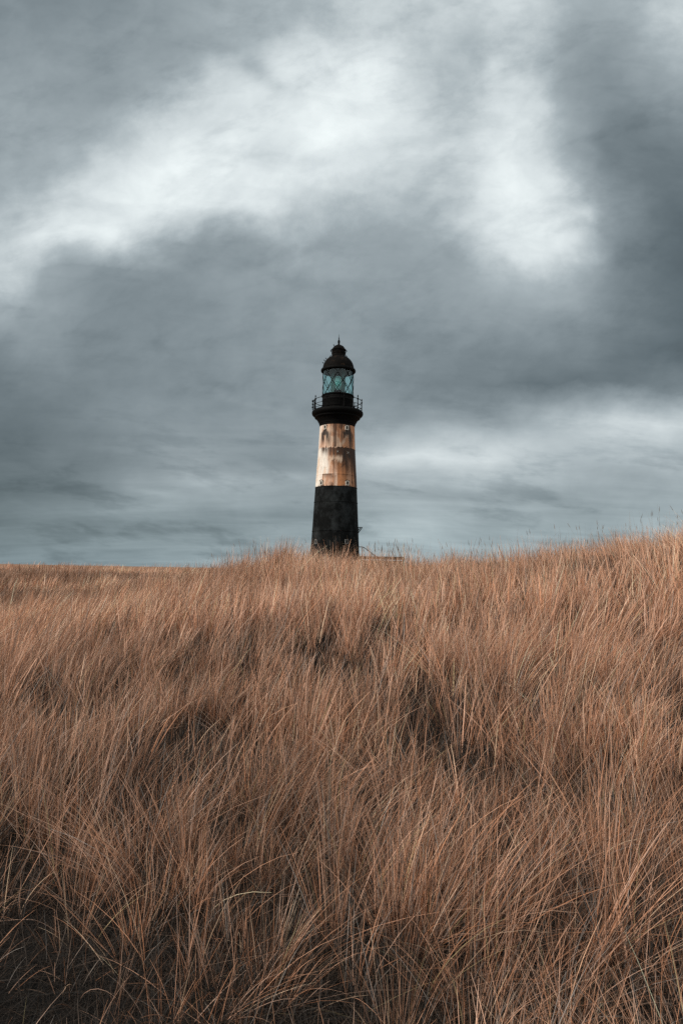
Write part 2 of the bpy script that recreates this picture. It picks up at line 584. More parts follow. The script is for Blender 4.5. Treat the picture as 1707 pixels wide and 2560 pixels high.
# inner curtain plates either side of the lens, seen dark through the panes
M_green = worn_mat('green_painted_iron', (.012, .030, .027), (.03, .06, .053), .5, 4, .4)
for a_ in (48, -48, 132, -132):
    b = bmesh.new()
    add_lathe(b, [(.60, zg0), (.63, zg0), (.63, zg0 + hg * .92), (.60, zg0 + hg * .92)], 48, close=True)
    bmesh.ops.delete(b, geom=[v_ for v_ in b.verts if abs((math.degrees(math.atan2(v_.co.x, -v_.co.y)) - a_ + 180) % 360 - 180) > 20], context='VERTS')
    bmesh.ops.holes_fill(b, edges=[e for e in b.edges if e.is_boundary])
    obj('screen_panel', b, M_green, LH)

# roof, gutter, ventilator, finial
bm = bmesh.new()
zr0, zr1 = z(926), z(892)
add_lathe(bm, [(0, zr0 - .10), (1.22, zr0 - .10), (1.30, zr0 - .02)] + [(1.30 * math.cos(t) ** .80 if t < 1.52 else .52, zr0 + (zr1 - zr0 + .06) * math.sin(t)) for t in np.linspace(0, 1.14, 16)] + [(.56, zr1 + .03), (.50, zr1 + .04)], 96)
roof = obj('roof', bm, M_roof, LH)
b = bmesh.new()
add_lathe(b, [(1.26, zr0 - .16), (1.36, zr0 - .19), (1.43, zr0 - .13), (1.44, zr0 - .04), (1.40, zr0 + .04), (1.30, zr0 + .07)], 96)
obj('gutter', b, M_iron, roof)
b = bmesh.new()
add_ring(b, .72, .020, z(892.5), 64, 6)
for k in range(8):
    a_ = 2 * PI * k / 8 + .2
    add_tube(b, [(.72 * math.sin(a_), -.72 * math.cos(a_), z(892.5)), (.78 * math.sin(a_), -.78 * math.cos(a_), z(895.5))], .02, 6)
obj('roof_rail', b, M_iron, roof)
b = bmesh.new()
for t in (.42, .62, .80):       # rungs of the roof ladder on the western side
    rr_, zz_ = 1.30 * math.cos(t) ** .80, zr0 + (zr1 - zr0 + .06) * math.sin(t)
    pts = [((-1) * (rr_ + .10 * math.sin(q)), .12 * math.cos(q) - .25, zz_ + .07 * math.sin(q)) for q in np.linspace(0, PI, 9)]
    add_tube(b, pts, .018, 6)
obj('ladder_rung', b, M_iron, roof)
bm = bmesh.new()
zv0, zv1 = z(891), z(863)
add_lathe(bm, [(.50, zv0 - .02), (.55, zv0 + .02), (.55, z(886)), (.59, z(885)), (.59, z(882.5)), (.55, z(881.5)), (.555, z(877)), (.60, z(876.5)), (.60, z(874.5)), (.53, z(873.5)),
               (.49, z(870.5)), (.40, z(867)), (.27, z(864.5)), (.13, z(863)), (.10, z(862))], 48)
vent = obj('ventilator', bm, M_roof, LH)
b = bmesh.new()
add_ring(b, .68, .018, z(877.5), 48, 6)
for k in range(6):
    a_ = 2 * PI * k / 6 + PI / 2
    add_tube(b, [(.68 * math.sin(a_), -.68 * math.cos(a_), z(877.5)), (.56 * math.sin(a_), -.56 * math.cos(a_), z(880))], .018, 6)
    add_tube(b, [(.68 * math.sin(a_), -.68 * math.cos(a_), z(877.5)), (.56 * math.sin(a_), -.56 * math.cos(a_), z(875.5))], .018, 6)
add_tube(b, [(-.36 - .09 * math.sin(q), -.15 + .1 * math.cos(q), z(866) + .08 * math.sin(q)) for q in np.linspace(0, PI, 9)], .018, 6)
obj('vent_rail', b, M_iron, vent)
bm = bmesh.new()
add_lathe(bm, [(.12, z(862.5)), (.085, z(861)), (.075, z(858)), (.10, z(856)), (.095, z(853)), (.06, z(850.5)), (.035, z(848.5)), (.028, z(847.5)), (.045, z(846.5)), (.045, z(845)), (.022, z(844)), (.016, z(841)), (.004, z(834.5)), (0, z(834))], 16)
obj('finial', bm, M_iron, LH)

# bracket on the eastern side
zc = z(1318)
Mw = on_wall(math.radians(84), rad(zc) - .02, zc)
b = bmesh.new()
add_box(b, (0, .17, 0), (.34, .36, .035), Mw)
for sx in (-.15, .15):
    add_tube(b, [Mw @ Vector((sx, .33, -.02)), Mw @ Vector((sx, .02, -.46))], .022, 6)
    add_tube(b, [Mw @ Vector((sx, .02, -.02)), Mw @ Vector((sx, .02, -.50))], .022, 6)
    add_tube(b, [Mw @ Vector((sx, .20, -.03)), Mw @ Vector((sx, .03, -.26))], .018, 6)
obj('bracket', b, M_iron, LH)

# low wall and bent handrail beside the tower
p0, p1 = at(884, 1392, 53.2), at(1011, 1392.5, 53.2)
zt = p1.z
bm = bmesh.new()
lw = p1.x - p0.x
add_box(bm, (lw / 2, .9, (zt - GZ) / 2 - .16), (lw - .10, 1.8, zt - GZ - .30))
add_box(bm, (lw / 2, .9, zt - GZ - .10), (lw, 1.92, .20))
bmesh.ops.bevel(bm, geom=list(bm.edges), offset=.025, segments=2, affect='EDGES')
wall = obj('concrete_wall', bm, M_conc)
wall.location = (p0.x, 53.2, GZ)
tag(wall, 'low dark concrete wall just right of the lighthouse base, half hidden by grass', 'wall')
bm = bmesh.new()
pts = [at(x_, y_, 53.0) for x_, y_ in ((889, 1367), (897, 1367.2), (905, 1367.3), (910, 1368.8), (918, 1375), (926, 1381), (934, 1387), (941, 1391.5), (946, 1396))]
o_ = pts[-1].copy(); o_.z = GZ
add_tube(bm, [p - o_ for p in pts], .028, 8)
for i in (2, 5, 7):
    q = pts[i] - o_; add_tube(bm, [(q.x, q.y, q.z), (q.x, q.y, 0)], .022, 8)
hr = obj('handrail', bm, M_iron); hr.location = o_
tag(hr, 'thin dark bent pipe handrail sloping from lighthouse foot down to the low wall', 'handrail')

# ------------------------------------------------------------------ terrain
def ground(x, y):
    u = x
    amp = np.interp(x, [-30, -9, -5.5, -3.2, -1.2, 1.0, 3.5, 6.0, 9.0, 14, 30], [.0, .10, .52, 1.22, 1.52, 1.42, 1.46, 2.00, 2.4, 2.8, 2.8])
    yc = np.interp(x, [-30, -6, -2, 2, 6, 12, 30], [22, 20, 17, 15.5, 12.5, 11, 11])
    t = np.clip((y - 4.6) / (yc - 4.6), 0, 1)
    rise = t ** 1.45 * (1.55 - .55 * t)
    rise = np.where(t >= 1, 1.0, np.clip(rise, 0, 1))
    fall = 1 - .62 * sstep(0, 16, y - yc)
    near = amp * rise * fall
    base = .78 * sstep(6, 62, y) * (1 - .4 * sstep(80, 200, y)) + .55 * sstep(20, 45, y) * sstep(-10, 4, x) * 0
    mound = .34 * (fbm(x * .22 + 15, y * .16 + 2, 3) - .5) * sstep(16, 30, y) * 2.2 + .30 * (fbm(x * .11 + 5, y * .11, 3) - .5) * sstep(3, 14, np.hypot(x, y)) + .34 * (fbm(x * .55, y * .55 + 3, 3) - .5)
    h = near + base + mound
    k = np.exp(-(((x - ax.x) / 9) ** 2 + ((y - TY) / 9) ** 2))
    return h * (1 - k) + k * (GZ + .05 - 0) - 0.02


G = 420
c_ = np.linspace(-1, 1, G)
gx = 4000 * np.sinh(8.6 * c_) / math.sinh(8.6)
gxx, gyy = np.meshgrid(gx, gx)
gz = ground(gxx, gyy)
v = np.stack([gxx, gyy, gz], -1).reshape(-1, 3)
ii = np.arange(G * G).reshape(G, G)
q = np.stack([ii[:-1, :-1], ii[:-1, 1:], ii[1:, 1:], ii[1:, :-1]], -1).reshape(-1, 4)
me = np_mesh('ground', v, q)


def ground_mat():
    m, t, p, out = material('dark_peaty_ground', .95)
    pos = t.n('ShaderNodeNewGeometry').outputs['Position']
    n1 = t.noise(pos, 3.0, 7, .65); n2 = t.noise(pos, 38., 5, .7); n3 = t.noise(pos, .25, 4, .55)
    soil = t.mix(t.mapr(n1.outputs[0], .35, .65), (.005, .0048, .0045), (.014, .011, .009))
    soil = t.mix(t.mapr(n2.outputs[0], .60, .72), soil, (.040, .030, .023))
    turf = t.mix(t.mapr(n3.outputs[0], .35, .65), (.20, .115, .070), (.34, .19, .12))
    turf = t.mix(t.mapr(n2.outputs[0], .4, .7), turf, (.12, .07, .045))
    far = t.mapr(t.vm('LENGTH', pos), 40, 75, 0, 1, True)
    t.set(p.inputs['Base Color'], t.mix(far, soil, turf))
    p.inputs['Specular IOR Level'].default_value = .15
    b = t.n('ShaderNodeBump'); b.inputs['Strength'].default_value = .8; b.inputs['Distance'].default_value = .04
    t.set(b.inputs['Height'], n2.outputs[0]); t.set(p.inputs['Normal'], b.outputs[0])
    return m


gr = link('ground', me, ground_mat())
tag(gr, 'dark peaty dune ground showing bare at the lower left', 'ground', kind='structure')

# ------------------------------------------------------------------ grass
def bare(x, y):
    """1 where the ground is bare (trodden patch by the viewer's left foot), 0 in full sward"""
    n = (fbm(x * 1.3 + 40, y * 1.3, 3) - .5) * 1.0
    d = np.hypot((x + 2.15) / 1.65, (y - 1.55) / 1.50) + n * .60
    return 1 - sstep(.66, 1.95, d)


PAL = np.array([[.60, .335, .215], [.70, .425, .295], [.50, .250, .142], [.38, .185, .104], [.60, .40, .30], [.30, .20, .15], [.22, .145, .105], [.42, .34, .18], [.29, .26, .235], [.68, .49, .335]])
PALW_FAR = np.array([.26, .24, .19, .10, .12, .05, .03, .01, .02, .06])
PALW_NEAR = np.array([.17, .12, .19, .16, .10, .10, .10, .02, .11, .05])  # near mix: grey dead blades, plus darker picks that imitate the vignette


def build_blades(base, h, lean, curl, width, yaw, col0, col1, nseg):
    """ribbons: base (n,3), height h, lean (n,2) horizontal travel at the tip, curl exponent, width, yaw of the ribbon's flat side"""
    n = len(base)
    ts = np.linspace(0, 1, nseg + 1)
    V = np.zeros((n, nseg + 1, 2, 3), dtype=np.float32)
    C = np.zeros((n, nseg + 1, 2, 3), dtype=np.float32)
    sx, sy = np.cos(yaw), np.sin(yaw)
    L2 = np.minimum(np.hypot(lean[:, 0], lean[:, 1]) / np.maximum(h, .01), 3.0)
    for i, t in enumerate(ts):
        f = t ** curl
        cx = base[:, 0] + lean[:, 0] * f
        cy = base[:, 1] + lean[:, 1] * f
        cz = base[:, 2] + h * (t - .18 * np.minimum(L2, 1.2) * t ** 3)
        w = width * .5 * (1.0 - .82 * t ** 1.5)
        for s, sg in ((0, -1), (1, 1)):
            V[:, i, s, 0] = cx + sg * w * sx
            V[:, i, s, 1] = cy + sg * w * sy
            V[:, i, s, 2] = cz
            C[:, i, s] = col0 * (1 - t) + col1 * t
    vid = np.arange(n * (nseg + 1) * 2, dtype=np.int32).reshape(n, nseg + 1, 2)
    Q = np.stack([vid[:, :-1, 0], vid[:, :-1, 1], vid[:, 1:, 1], vid[:, 1:, 0]], -1).reshape(-1, 4)
    return V.reshape(-1, 3), C.reshape(-1, 3), Q


def grass_mat(name, trans=.30):
    m = bpy.data.materials.new(name); m.use_nodes = True
    t = NT(m.node_tree)
    out = t.n('ShaderNodeOutputMaterial')
    a = t.n('ShaderNodeAttribute', attribute_name='tone')
    d = t.n('ShaderNodeBsdfDiffuse'); t.set(d.inputs[0], a.outputs['Color'])
    tr = t.n('ShaderNodeBsdfTranslucent'); t.set(tr.inputs[0], a.outputs['Color'])
    g = t.n('ShaderNodeBsdfGlossy'); g.inputs['Roughness'].default_value = .45; g.inputs['Color'].default_value = (.9, .85, .8, 1)
    m1 = t.n('ShaderNodeMixShader'); m1.inputs[0].default_value = trans
    t.set(m1.inputs[1], d.outputs[0]); t.set(m1.inputs[2], tr.outputs[0])
    m2 = t.n('ShaderNodeMixShader'); m2.inputs[0].default_value = .03
    t.set(m2.inputs[1], m1.outputs[0]); t.set(m2.inputs[2], g.outputs[0])
    t.set(out.inputs[0], m2.outputs[0])
    return m


M_grass = grass_mat('dry_grass', .18)


def scatter(n, r0, r1, th0, th1):
    """n points uniform over an annular sector, theta measured from north, + to the east"""
    r = np.sqrt(RNG.uniform(r0 * r0, r1 * r1, n))
    th = np.radians(RNG.uniform(th0, th1, n))
    return r * np.sin(th), r * np.cos(th)


def grass_zone(r0, r1, th0, th1, per_clump, clump_density, width, height, spread, nseg, flow=1.0, stray=.12, fan=.35, near=0.0, hvar=0.0):
    area = .5 * (r1 * r1 - r0 * r0) * math.radians(th1 - th0)
    nc = int(area * clump_density)
    cx, cy = scatter(nc, r0, r1, th0, th1)
    dens = 1 - bare(cx, cy)
    patch = fbm(cx * .8 + 9, cy * .8 + 2, 3)
    ch = height * (.62 + .95 * (fbm(cx * .7 + 3, cy * .7 + 8, 3) - .15)) * RNG.uniform(.68, 1.30, nc)
    ch *= 1 + hvar * (fbm(cx * .16 + 61, cy * .16 + 7, 3) - .5) * 2
    ctone = RNG.uniform(.66, 1.22, nc) * (.72 + .56 * fbm(cx * .9 + 33, cy * .9 + 5, 3))
    fl = (fbm(cx * .22 + 50, cy * .22 + 50, 3) - .5)
    fl2 = (fbm(cx * .22 + 90, cy * .22 + 10, 3) - .5)
    if r0 > 15: ctone *= .58 + .84 * sstep(.32, .68, fbm(cx * .09 + 13, cy * .13 + 44, 3))
    lx = (.20 - .030 * np.clip(cx, -4, 6) + .55 * fl) * flow; ly = (-.05 + .7 * fl2) * flow
    lx += RNG.normal(0, .16 + .08 * near, nc); ly += RNG.normal(0, .16 + .08 * near, nc)
    fall = RNG.random(nc) < .14 * near
    fa = RNG.uniform(0, 2 * PI, nc)
    lx = np.where(fall, np.cos(fa) * .7, lx); ly = np.where(fall, np.sin(fa) * .7, ly)
    npc = np.maximum(0, (per_clump * dens * RNG.uniform(.5, 1.5, nc) * np.clip(2.4 * (patch - .5) + .88, .28, 1.5))).astype(int)
    ci = np.repeat(np.arange(nc), npc)
    n = len(ci)
    off = RNG.normal(0, 1, (n, 2)) * spread
    x = cx[ci] + off[:, 0]; y = cy[ci] + off[:, 1]
    rr = np.hypot(x, y)
    keep = rr > 1.05
    ci, x, y, off = ci[keep], x[keep], y[keep], off[keep]; n = len(ci)
    h = ch[ci] * RNG.uniform(.55, 1.12, n) * (1 - .45 * bare(x, y))
    lean = np.stack([lx[ci], ly[ci]], 1) * h[:, None]
    lean += off / max(spread, 1e-3) * fan * h[:, None] * .5
    lean += RNG.normal(0, .10 + .08 * near, (n, 2)) * h[:, None]
    st = RNG.random(n) < stray + .25 * near * bare(x, y)
    ang = RNG.uniform(0, 2 * PI, n)
    mag = RNG.uniform(.4, 1.1, n) * h
    lean[st] = np.stack([np.cos(ang), np.sin(ang)], 1)[st] * mag[st][:, None]
    h[st] *= RNG.uniform(.35, .85, st.sum())
    lm = np.hypot(lean[:, 0], lean[:, 1]) / h
    h /= np.sqrt(1 + .5 * np.minimum(lm, 1.5) ** 2)
    base = np.stack([x, y, ground(x, y) - .02], 1)
    w = width * RNG.uniform(.6, 1.3, n)
    bold = (RNG.random(n) < .10) & (np.hypot(x, y) > 2.4) & (bare(x, y) < .12)
    w[bold] *= 1.7
    pw = PALW_NEAR * near + PALW_FAR * (1 - near)
    pick = RNG.choice(len(PAL), n, p=pw / pw.sum())
    tone = (.60 + .84 * fbm(x * .35 + 70, y * .35, 3))[:, None] * RNG.uniform(.58, 1.32, (n, 1)) * ctone[ci][:, None]
    tone *= 1.07 - .19 * near  # blades near the viewer darkened in colour to imitate a vignette
    tone[bold] *= 1.22
    c1 = np.minimum(PAL[pick] * tone, .85)
    c0 = c1 * np.array([.80, .74, .72])
    return build_blades(base, h, lean, RNG.uniform(.95, 1.45, n), w, RNG.uniform(0, PI, n), c0, c1, nseg)


def merge(parts):
    vs, cs, qs, o = [], [], [], 0
    for V, C, Q in parts:
        vs.append(V); cs.append(C); qs.append(Q + o); o += len(V)
    return np.concatenate(vs), np.concatenate(cs), np.concatenate(qs)


def grass_obj(name, parts, label, mat=M_grass, cat='grass'):
    V, C, Q = merge(parts)
    me = np_mesh(name, V, Q, smooth=True)
    set_col(me, 'tone', C)
    o = link(name, me, mat)
    tag(o, label, cat, kind='stuff')
    return o


grass_obj('tall_grass', [
    grass_zone(.9, 3.2, -75, 75, 38, 24, .0034, .51, .046, 5, .75, .22, .45, 1.0),
    grass_zone(3.2, 6.0, -52, 52, 34, 26, .0043, .55, .048, 5, .95, .14, .38, .7),
    grass_zone(6.0, 10.0, -44, 44, 28, 26, .0066, .63, .055, 4, 1.05, .08, .32, .35),
    grass_zone(10.0, 18.5, -42, 42, 26, 17, .0098, .74, .075, 4, 1.05, .05, .30, .1),
    grass_zone(18.5, 30.0, -42, 38, 22, 7, .014, .72, .13, 3, 1.0, .04, .35, 0.0),
], 'dense tawny dune grass leaning on the slope in front of the lighthouse')
grass_obj('distant_grass', [
    grass_zone(30.0, 52.0, -40, 34, 30, 2.0, .026, .80, .26, 2, .8, .03, .3, 0.0, .7),
    grass_zone(52.0, 95.0, -40, 20, 30, .7, .045, .85, .36, 2, .8, .03, .3, 0.0, .8),
], 'flat field of tawny grass out to the horizon on the left')


# low dead thatch lying on the ground near the viewer
def thatch(n):
    x, y = scatter(n, .9, 6.5, -72, 60)
    h = RNG.uniform(.01, .09, n) + .10 * RNG.random(n) ** 3
    a = RNG.uniform(0, 2 * PI, n); mag = RNG.uniform(.10, .42, n)
    lean = np.stack([np.cos(a), np.sin(a)], 1) * mag[:, None]
    base = np.stack([x, y, ground(x, y) + .003], 1)
    pal = np.array([[.032, .025, .021], [.055, .040, .031], [.08, .056, .042], [.022, .018, .016], [.15, .10, .07], [.065, .06, .054]])
    b = bare(x, y)
    w = RNG.uniform(.0015, .0032, n)
    c = pal[RNG.choice(6, n, p=[.28, .24, .14, .22, .05, .07])] * (1 - .62 * b[:, None])
    return build_blades(base, h, lean, RNG.uniform(.8, 1.3, n), w, a + PI / 2 + RNG.normal(0, .5, n), c, c * 1.1, 3)


grass_obj('dead_thatch', [thatch(90000)], 'matted dark dead thatch on the ground at the foot of the grass')


# low dead leaves between the tussocks, coloured dark to stand in for gap shade
def gap_shade_blades(n, r0, r1, th0, th1, w_):
    x, y = scatter(n, r0, r1, th0, th1)
    k = RNG.random(n) > bare(x, y) * 1.1
    x, y = x[k], y[k]; n = len(x)
    h = RNG.uniform(.08, .30, n)
    a = RNG.uniform(0, 2 * PI, n); mag = RNG.uniform(.1, .9, n) * h
    lean = np.stack([np.cos(a), np.sin(a)], 1) * mag[:, None]
    base = np.stack([x, y, ground(x, y) - .01], 1)
    pal = np.array([[.036, .026, .020], [.060, .040, .029], [.026, .021, .018], [.10, .062, .042], [.06, .052, .046]])
    c = pal[RNG.choice(5, n, p=[.30, .24, .26, .10, .10])] * RNG.uniform(.7, 1.2, (n, 1))
    return build_blades(base, h, lean, RNG.uniform(.9, 1.8, n), w_ * RNG.uniform(.6, 1.3, n), RNG.uniform(0, PI, n), c, c, 3)


grass_obj('gap_shade_leaves', [gap_shade_blades(26000, .9, 4.0, -75, 75, .004), gap_shade_blades(46000, 4.0, 9.0, -50, 50, .006), gap_shade_blades(60000, 9.0, 18.5, -42, 42, .010)],
          'low dead leaves between the grass tussocks, coloured dark as the shade of the gaps', cat='grass')


# flowering stalks with narrow seed heads standing above the sward along the crest
def stalks(n, r0, r1, th0, th1, hh):
    x, y = scatter(n, r0, r1, th0, th1)
    dens = fbm(x * .6 + 21, y * .6 + 4, 3)
    k = RNG.random(n) < np.clip((dens - .25) * 2.2, .1, 1)
    x, y = x[k], y[k]; n = len(x)
    h = hh * RNG.uniform(.72, 1.12, n)
    lean = np.stack([RNG.normal(-.05, .10, n), RNG.normal(0, .10, n)], 1) * h[:, None]
    base = np.stack([x, y, ground(x, y) - .02], 1)
    c = np.array([.34, .225, .14]) * RNG.uniform(.6, 1.3, (n, 1))
    parts = []
    for yw in (0, PI / 2):
        parts.append(build_blades(base, h, lean, np.full(n, 1.5), np.full(n, .0036), np.full(n, yw), c * 1.5, c, 4))
    # heads: spindle of two crossed ribbons at the tip
    hasd = RNG.random(n) < .42
    b2 = base.copy(); lm = np.minimum(np.hypot(lean[:, 0], lean[:, 1]) / h, 1.2)
    t0 = .86
    b2[:, 0] += lean[:, 0] * t0 ** 1.5; b2[:, 1] += lean[:, 1] * t0 ** 1.5; b2[:, 2] += h * (t0 - .18 * lm * t0 ** 3)
    for yw in (0, PI / 3, 2 * PI / 3):
        V, C, Q = build_blades(b2[hasd], h[hasd] * .11, lean[hasd] * .22, np.full(hasd.sum(), 1.0), np.full(hasd.sum(), .010), np.full(hasd.sum(), yw), c[hasd] * .75, c[hasd] * .65, 4)
        V = V.reshape(-1, 5, 2, 3); ctr = V.mean(2, keepdims=True)
        sc = np.array([.25, 1.0, 1.15, 1.0, .5])[None, :, None, None]
        V = ctr + (V - ctr) * sc
        parts.append((V.reshape(-1, 3), C, Q))
    return merge(parts)


grass_obj('seed_stalks', [
    stalks(1000, 9.0, 17, 2, 40, 1.02),
    stalks(700, 11, 18.5, -14, 6, 1.02),
    stalks(120, 13, 26, -40, -12, 1.0),
], 'thin dark seed stalks rising above the grass along the crest', cat='grass')

# ------------------------------------------------------------------ sky and light
SUN_EL, SUN_AZ = math.radians(36), math.radians(-118)      # azimuth from north (+y), + to the east: behind the viewer's left
world = bpy.data.worlds.new('World'); scene.world = world; world.use_nodes = True
t = NT(world.node_tree)
wout = t.n('ShaderNodeOutputWorld'); bg = t.n('ShaderNodeBackground'); bg.inputs['Strength'].default_value = .1
t.set(wout.inputs[0], bg.outputs[0])
sky = t.n('ShaderNodeTexSky', sky_type='NISHITA'); sky.sun_disc = False
sky.sun_elevation = SUN_EL; sky.sun_rotation = SUN_AZ; sky.air_density = 1.2; sky.dust_density = 2.0
D = t.n('ShaderNodeTexCoord').outputs['Generated']
sep = t.n('ShaderNodeSeparateXYZ'); t.set(sep.inputs[0], D)
dx, dy, dz = sep.outputs
# cloud-deck coordinates (a flat layer overhead: streaks flatten towards the horizon)
zz = t.m('ADD', t.m('MAXIMUM', dz, 0.0), .16)
cmb = t.n('ShaderNodeCombineXYZ'); t.set(cmb.inputs[0], t.m('DIVIDE', dx, zz)); t.set(cmb.inputs[1], t.m('DIVIDE', dy, zz))
deck = cmb.outputs[0]
nw = t.noise(deck, .8, 5, .55)
ysafe = t.m('MAXIMUM', dy, .15)
cu = t.n('ShaderNodeCombineXYZ'); t.set(cu.inputs[0], t.m('DIVIDE', dx, ysafe)); t.set(cu.inputs[1], t.m('DIVIDE', dz, ysafe))
nv = t.noise(cu.outputs[0], 3.2, 6, .58, .3)
# warp
w1 = t.vm('MULTIPLY', t.vm('SUBTRACT', nv.outputs['Color'], (.5, .5, .5)), (.13, .09, 0))


def streaks(rot, sx, sy, scale, detail=8, rough=.6, dist=.5):
    mp = t.n('ShaderNodeMapping', vector_type='TEXTURE')
    t.set(mp.inputs[0], cu.outputs[0]); mp.inputs['Rotation'].default_value = (0, 0, math.radians(rot)); mp.inputs['Scale'].default_value = (sx, sy, 1)
    return t.noise(mp.outputs[0], scale, detail, rough, dist)


nv2 = streaks(24, 1.6, 1.0, 10., 9, .62, 0.0)
w2 = t.vm('MULTIPLY', t.vm('SUBTRACT', nv2.outputs['Color'], (.5, .5, .5)), (.055, .05, 0))
uv = t.vm('ADD', t.vm('ADD', cu.outputs[0], w1), w2)
uvs = t.vm('ADD', cu.outputs[0], t.vm('MULTIPLY', w2, (.8, .5, 0)))

# brightness of the cloud cover by direction: rows from high to low, columns from west to east (photo grid, 8-bit grey)
SKY_ROWS = [0, 80, 160, 240, 320, 400, 480, 560, 640, 720, 800, 880, 960, 1040, 1120, 1200, 1290]
SKY = [
    [136, 134, 136, 140, 150, 158, 165, 172, 182, 190, 198, 202, 196, 175, 160, 168, 190],
    [143, 141, 140, 144, 151, 164, 178, 188, 190, 194, 188, 180, 190, 165, 150, 158, 185],
    [150, 149, 144, 146, 156, 180, 195, 215, 220, 218, 194, 186, 197, 158, 140, 148, 165],
    [158, 155, 152, 158, 178, 205, 212, 216, 228, 224, 206, 202, 211, 180, 142, 132, 138],
    [163, 164, 172, 188, 210, 220, 218, 222, 224, 214, 205, 210, 217, 190, 140, 126, 126],
    [162, 168, 186, 205, 220, 224, 221, 221, 208, 194, 188, 200, 218, 208, 152, 128, 120],
    [168, 192, 215, 222, 224, 220, 214, 200, 178, 173, 180, 202, 222, 212, 158, 126, 110],
    [195, 220, 222, 205, 152, 145, 150, 165, 158, 152, 155, 175, 212, 200, 150, 122, 108],
    [195, 155, 140, 140, 138, 140, 145, 148, 150, 150, 152, 160, 172, 165, 140, 122, 110],
    [168, 150, 138, 135, 136, 138, 142, 145, 146, 146, 146, 148, 150, 145, 132, 120, 108],
    [142, 138, 132, 134, 136, 138, 141, 143, 144, 142, 138, 136, 136, 132, 126, 118, 112],
    [120, 128, 130, 134, 136, 138, 140, 142, 142, 138, 132, 126, 122, 118, 118, 122, 132],
    [118, 122, 126, 132, 136, 140, 140, 140, 142, 142, 144, 148, 154, 164, 178, 190, 194],
    [112, 116, 122, 128, 134, 136, 136, 138, 156, 182, 194, 194, 190, 182, 174, 172, 176],
    [112, 116, 124, 138, 150, 152, 148, 145, 142, 150, 152, 150, 148, 146, 146, 150, 152],
    [118, 122, 126, 132, 134, 136, 138, 142, 148, 165, 160, 148, 145, 146, 152, 160, 165],
    [130, 132, 134, 136, 138, 142, 146, 150, 152, 160, 160, 158, 158, 158, 158, 160, 160],
]


def lin(v):
    v /= 255.0
    return v / 12.92 if v <= .04045 else ((v + .055) / 1.055) ** 2.4


su = t.n('ShaderNodeSeparateXYZ'); t.set(su.inputs[0], uv)
U0, U1 = -.66, .66
fu = t.mapr(su.outputs[0], U0, U1)
acc = None; vprev = None
for row, vals in zip(SKY_ROWS, SKY):
    dm = ray(W0 / 2, row * 1.0887); vrow = dm.z / dm.y
    nd = t.n('ShaderNodeValToRGB'); cr = nd.color_ramp; cr.interpolation = 'CARDINAL'
    while len(cr.elements) < len(vals): cr.elements.new(.5)
    for k, (e, v_) in enumerate(zip(cr.elements, vals)):
        d = ray(k * 98 * 1.0887, row * 1.0887)
        e.position = min(1, max(0, (d.x / d.y - U0) / (U1 - U0))); v_ = 142 + (v_ - 142) * (1.03 if v_ > 142 else 1.42); g_ = lin(v_); e.color = (g_, g_, g_, 1)
    t.set(nd.inputs[0], fu)
    if acc is None: acc = nd.outputs[0]
    else:
        w = t.m('MULTIPLY', t.m('SUBTRACT', vprev, su.outputs[1]), 1.0 / (vprev - vrow), clamp=True)
        acc = t.mix(w, acc, nd.outputs[0])
    vprev = vrow
# torn edges where thick grey cloud meets the bright break
nE = t.noise(cu.outputs[0], 8.5, 10, .62)
tq = t.m('DIVIDE', t.m('SUBTRACT', acc, .29), .43, clamp=True)
win = t.m('MULTIPLY', t.m('MULTIPLY', tq, t.m('SUBTRACT', 1.0, tq)), 4.0)
tt = t.m('ADD', tq, t.m('MULTIPLY', t.m('MULTIPLY', t.m('SUBTRACT', nE.outputs[0], .5), 1.7), win))
ss = t.mapr(tt, .06, .90, 0, 1, True)
acc = t.m('ADD', acc, t.m('MULTIPLY', t.m("SUBTRACT", ss, tq), t.mapr(su.outputs[1], .18, .40, 0, .43 * .36, True)))
front = t.mapr(dy, .10, .40, 0, 1, True)
BACK = .82
lum = t.m('ADD', t.m('MULTIPLY', acc, front), t.m('MULTIPLY', t.m('SUBTRACT', 1.0, front), BACK))
# cloud texture
st = t.n('ShaderNodeMapping'); t.set(st.inputs[0], deck); st.inputs['Rotation'].default_value = (0, 0, .35); st.inputs['Scale'].default_value = (.55, 1.5, 1)
n3 = t.noise(st.outputs[0], 1.6, 7, .58, .4)
n4 = t.noise(cu.outputs[0], 5.5, 8, .6, .6)
tex = t.m('ADD', t.m('MULTIPLY', t.mapr(n3.outputs[0], .25, .75, -1, 1), t.mapr(dz, .05, .35, .24, .10)), t.mapr(n4.outputs[0], .25, .75, -.13, .13))
wisp = streaks(24, 1.6, .8, 9.5, 9, .62, .15)          # torn wisps drifting up to the right
scud = streaks(-5, 2.6, .7, 15.0, 9, .60, .2)           # low scud, nearly level
lay1 = t.mapr(wisp.outputs[0], .50, .66, 0, 1, True)
lay2 = t.mapr(scud.outputs[0], .50, .64, 0, 1, True)
hi = t.mapr(su.outputs[1], .05, .35, 0, 1, True)
tex = t.m('ADD', tex, t.m('MULTIPLY', lay1, t.m('MULTIPLY_ADD', hi, -.10, -.02)))
tex = t.m('ADD', tex, t.m('ADD', t.m('MULTIPLY', lay2, t.m('MULTIPLY_ADD', hi, .23, -.29)), t.m('MULTIPLY_ADD', hi, -.10, .13)))
mott = t.noise(uv, 10., 8, .60, .1)                      # fine mottling of the high cloud
tex = t.m('ADD', tex, t.m('MULTIPLY', t.mapr(mott.outputs[0], .3, .7, -.10, .10), hi))
def ridge(n_, p_):
    a_ = t.m('ABSOLUTE', t.m('MULTIPLY_ADD', n_.outputs[0], 2.0, -1.0))
    return t.m('POWER', t.m('SUBTRACT', 1.0, a_), p_)


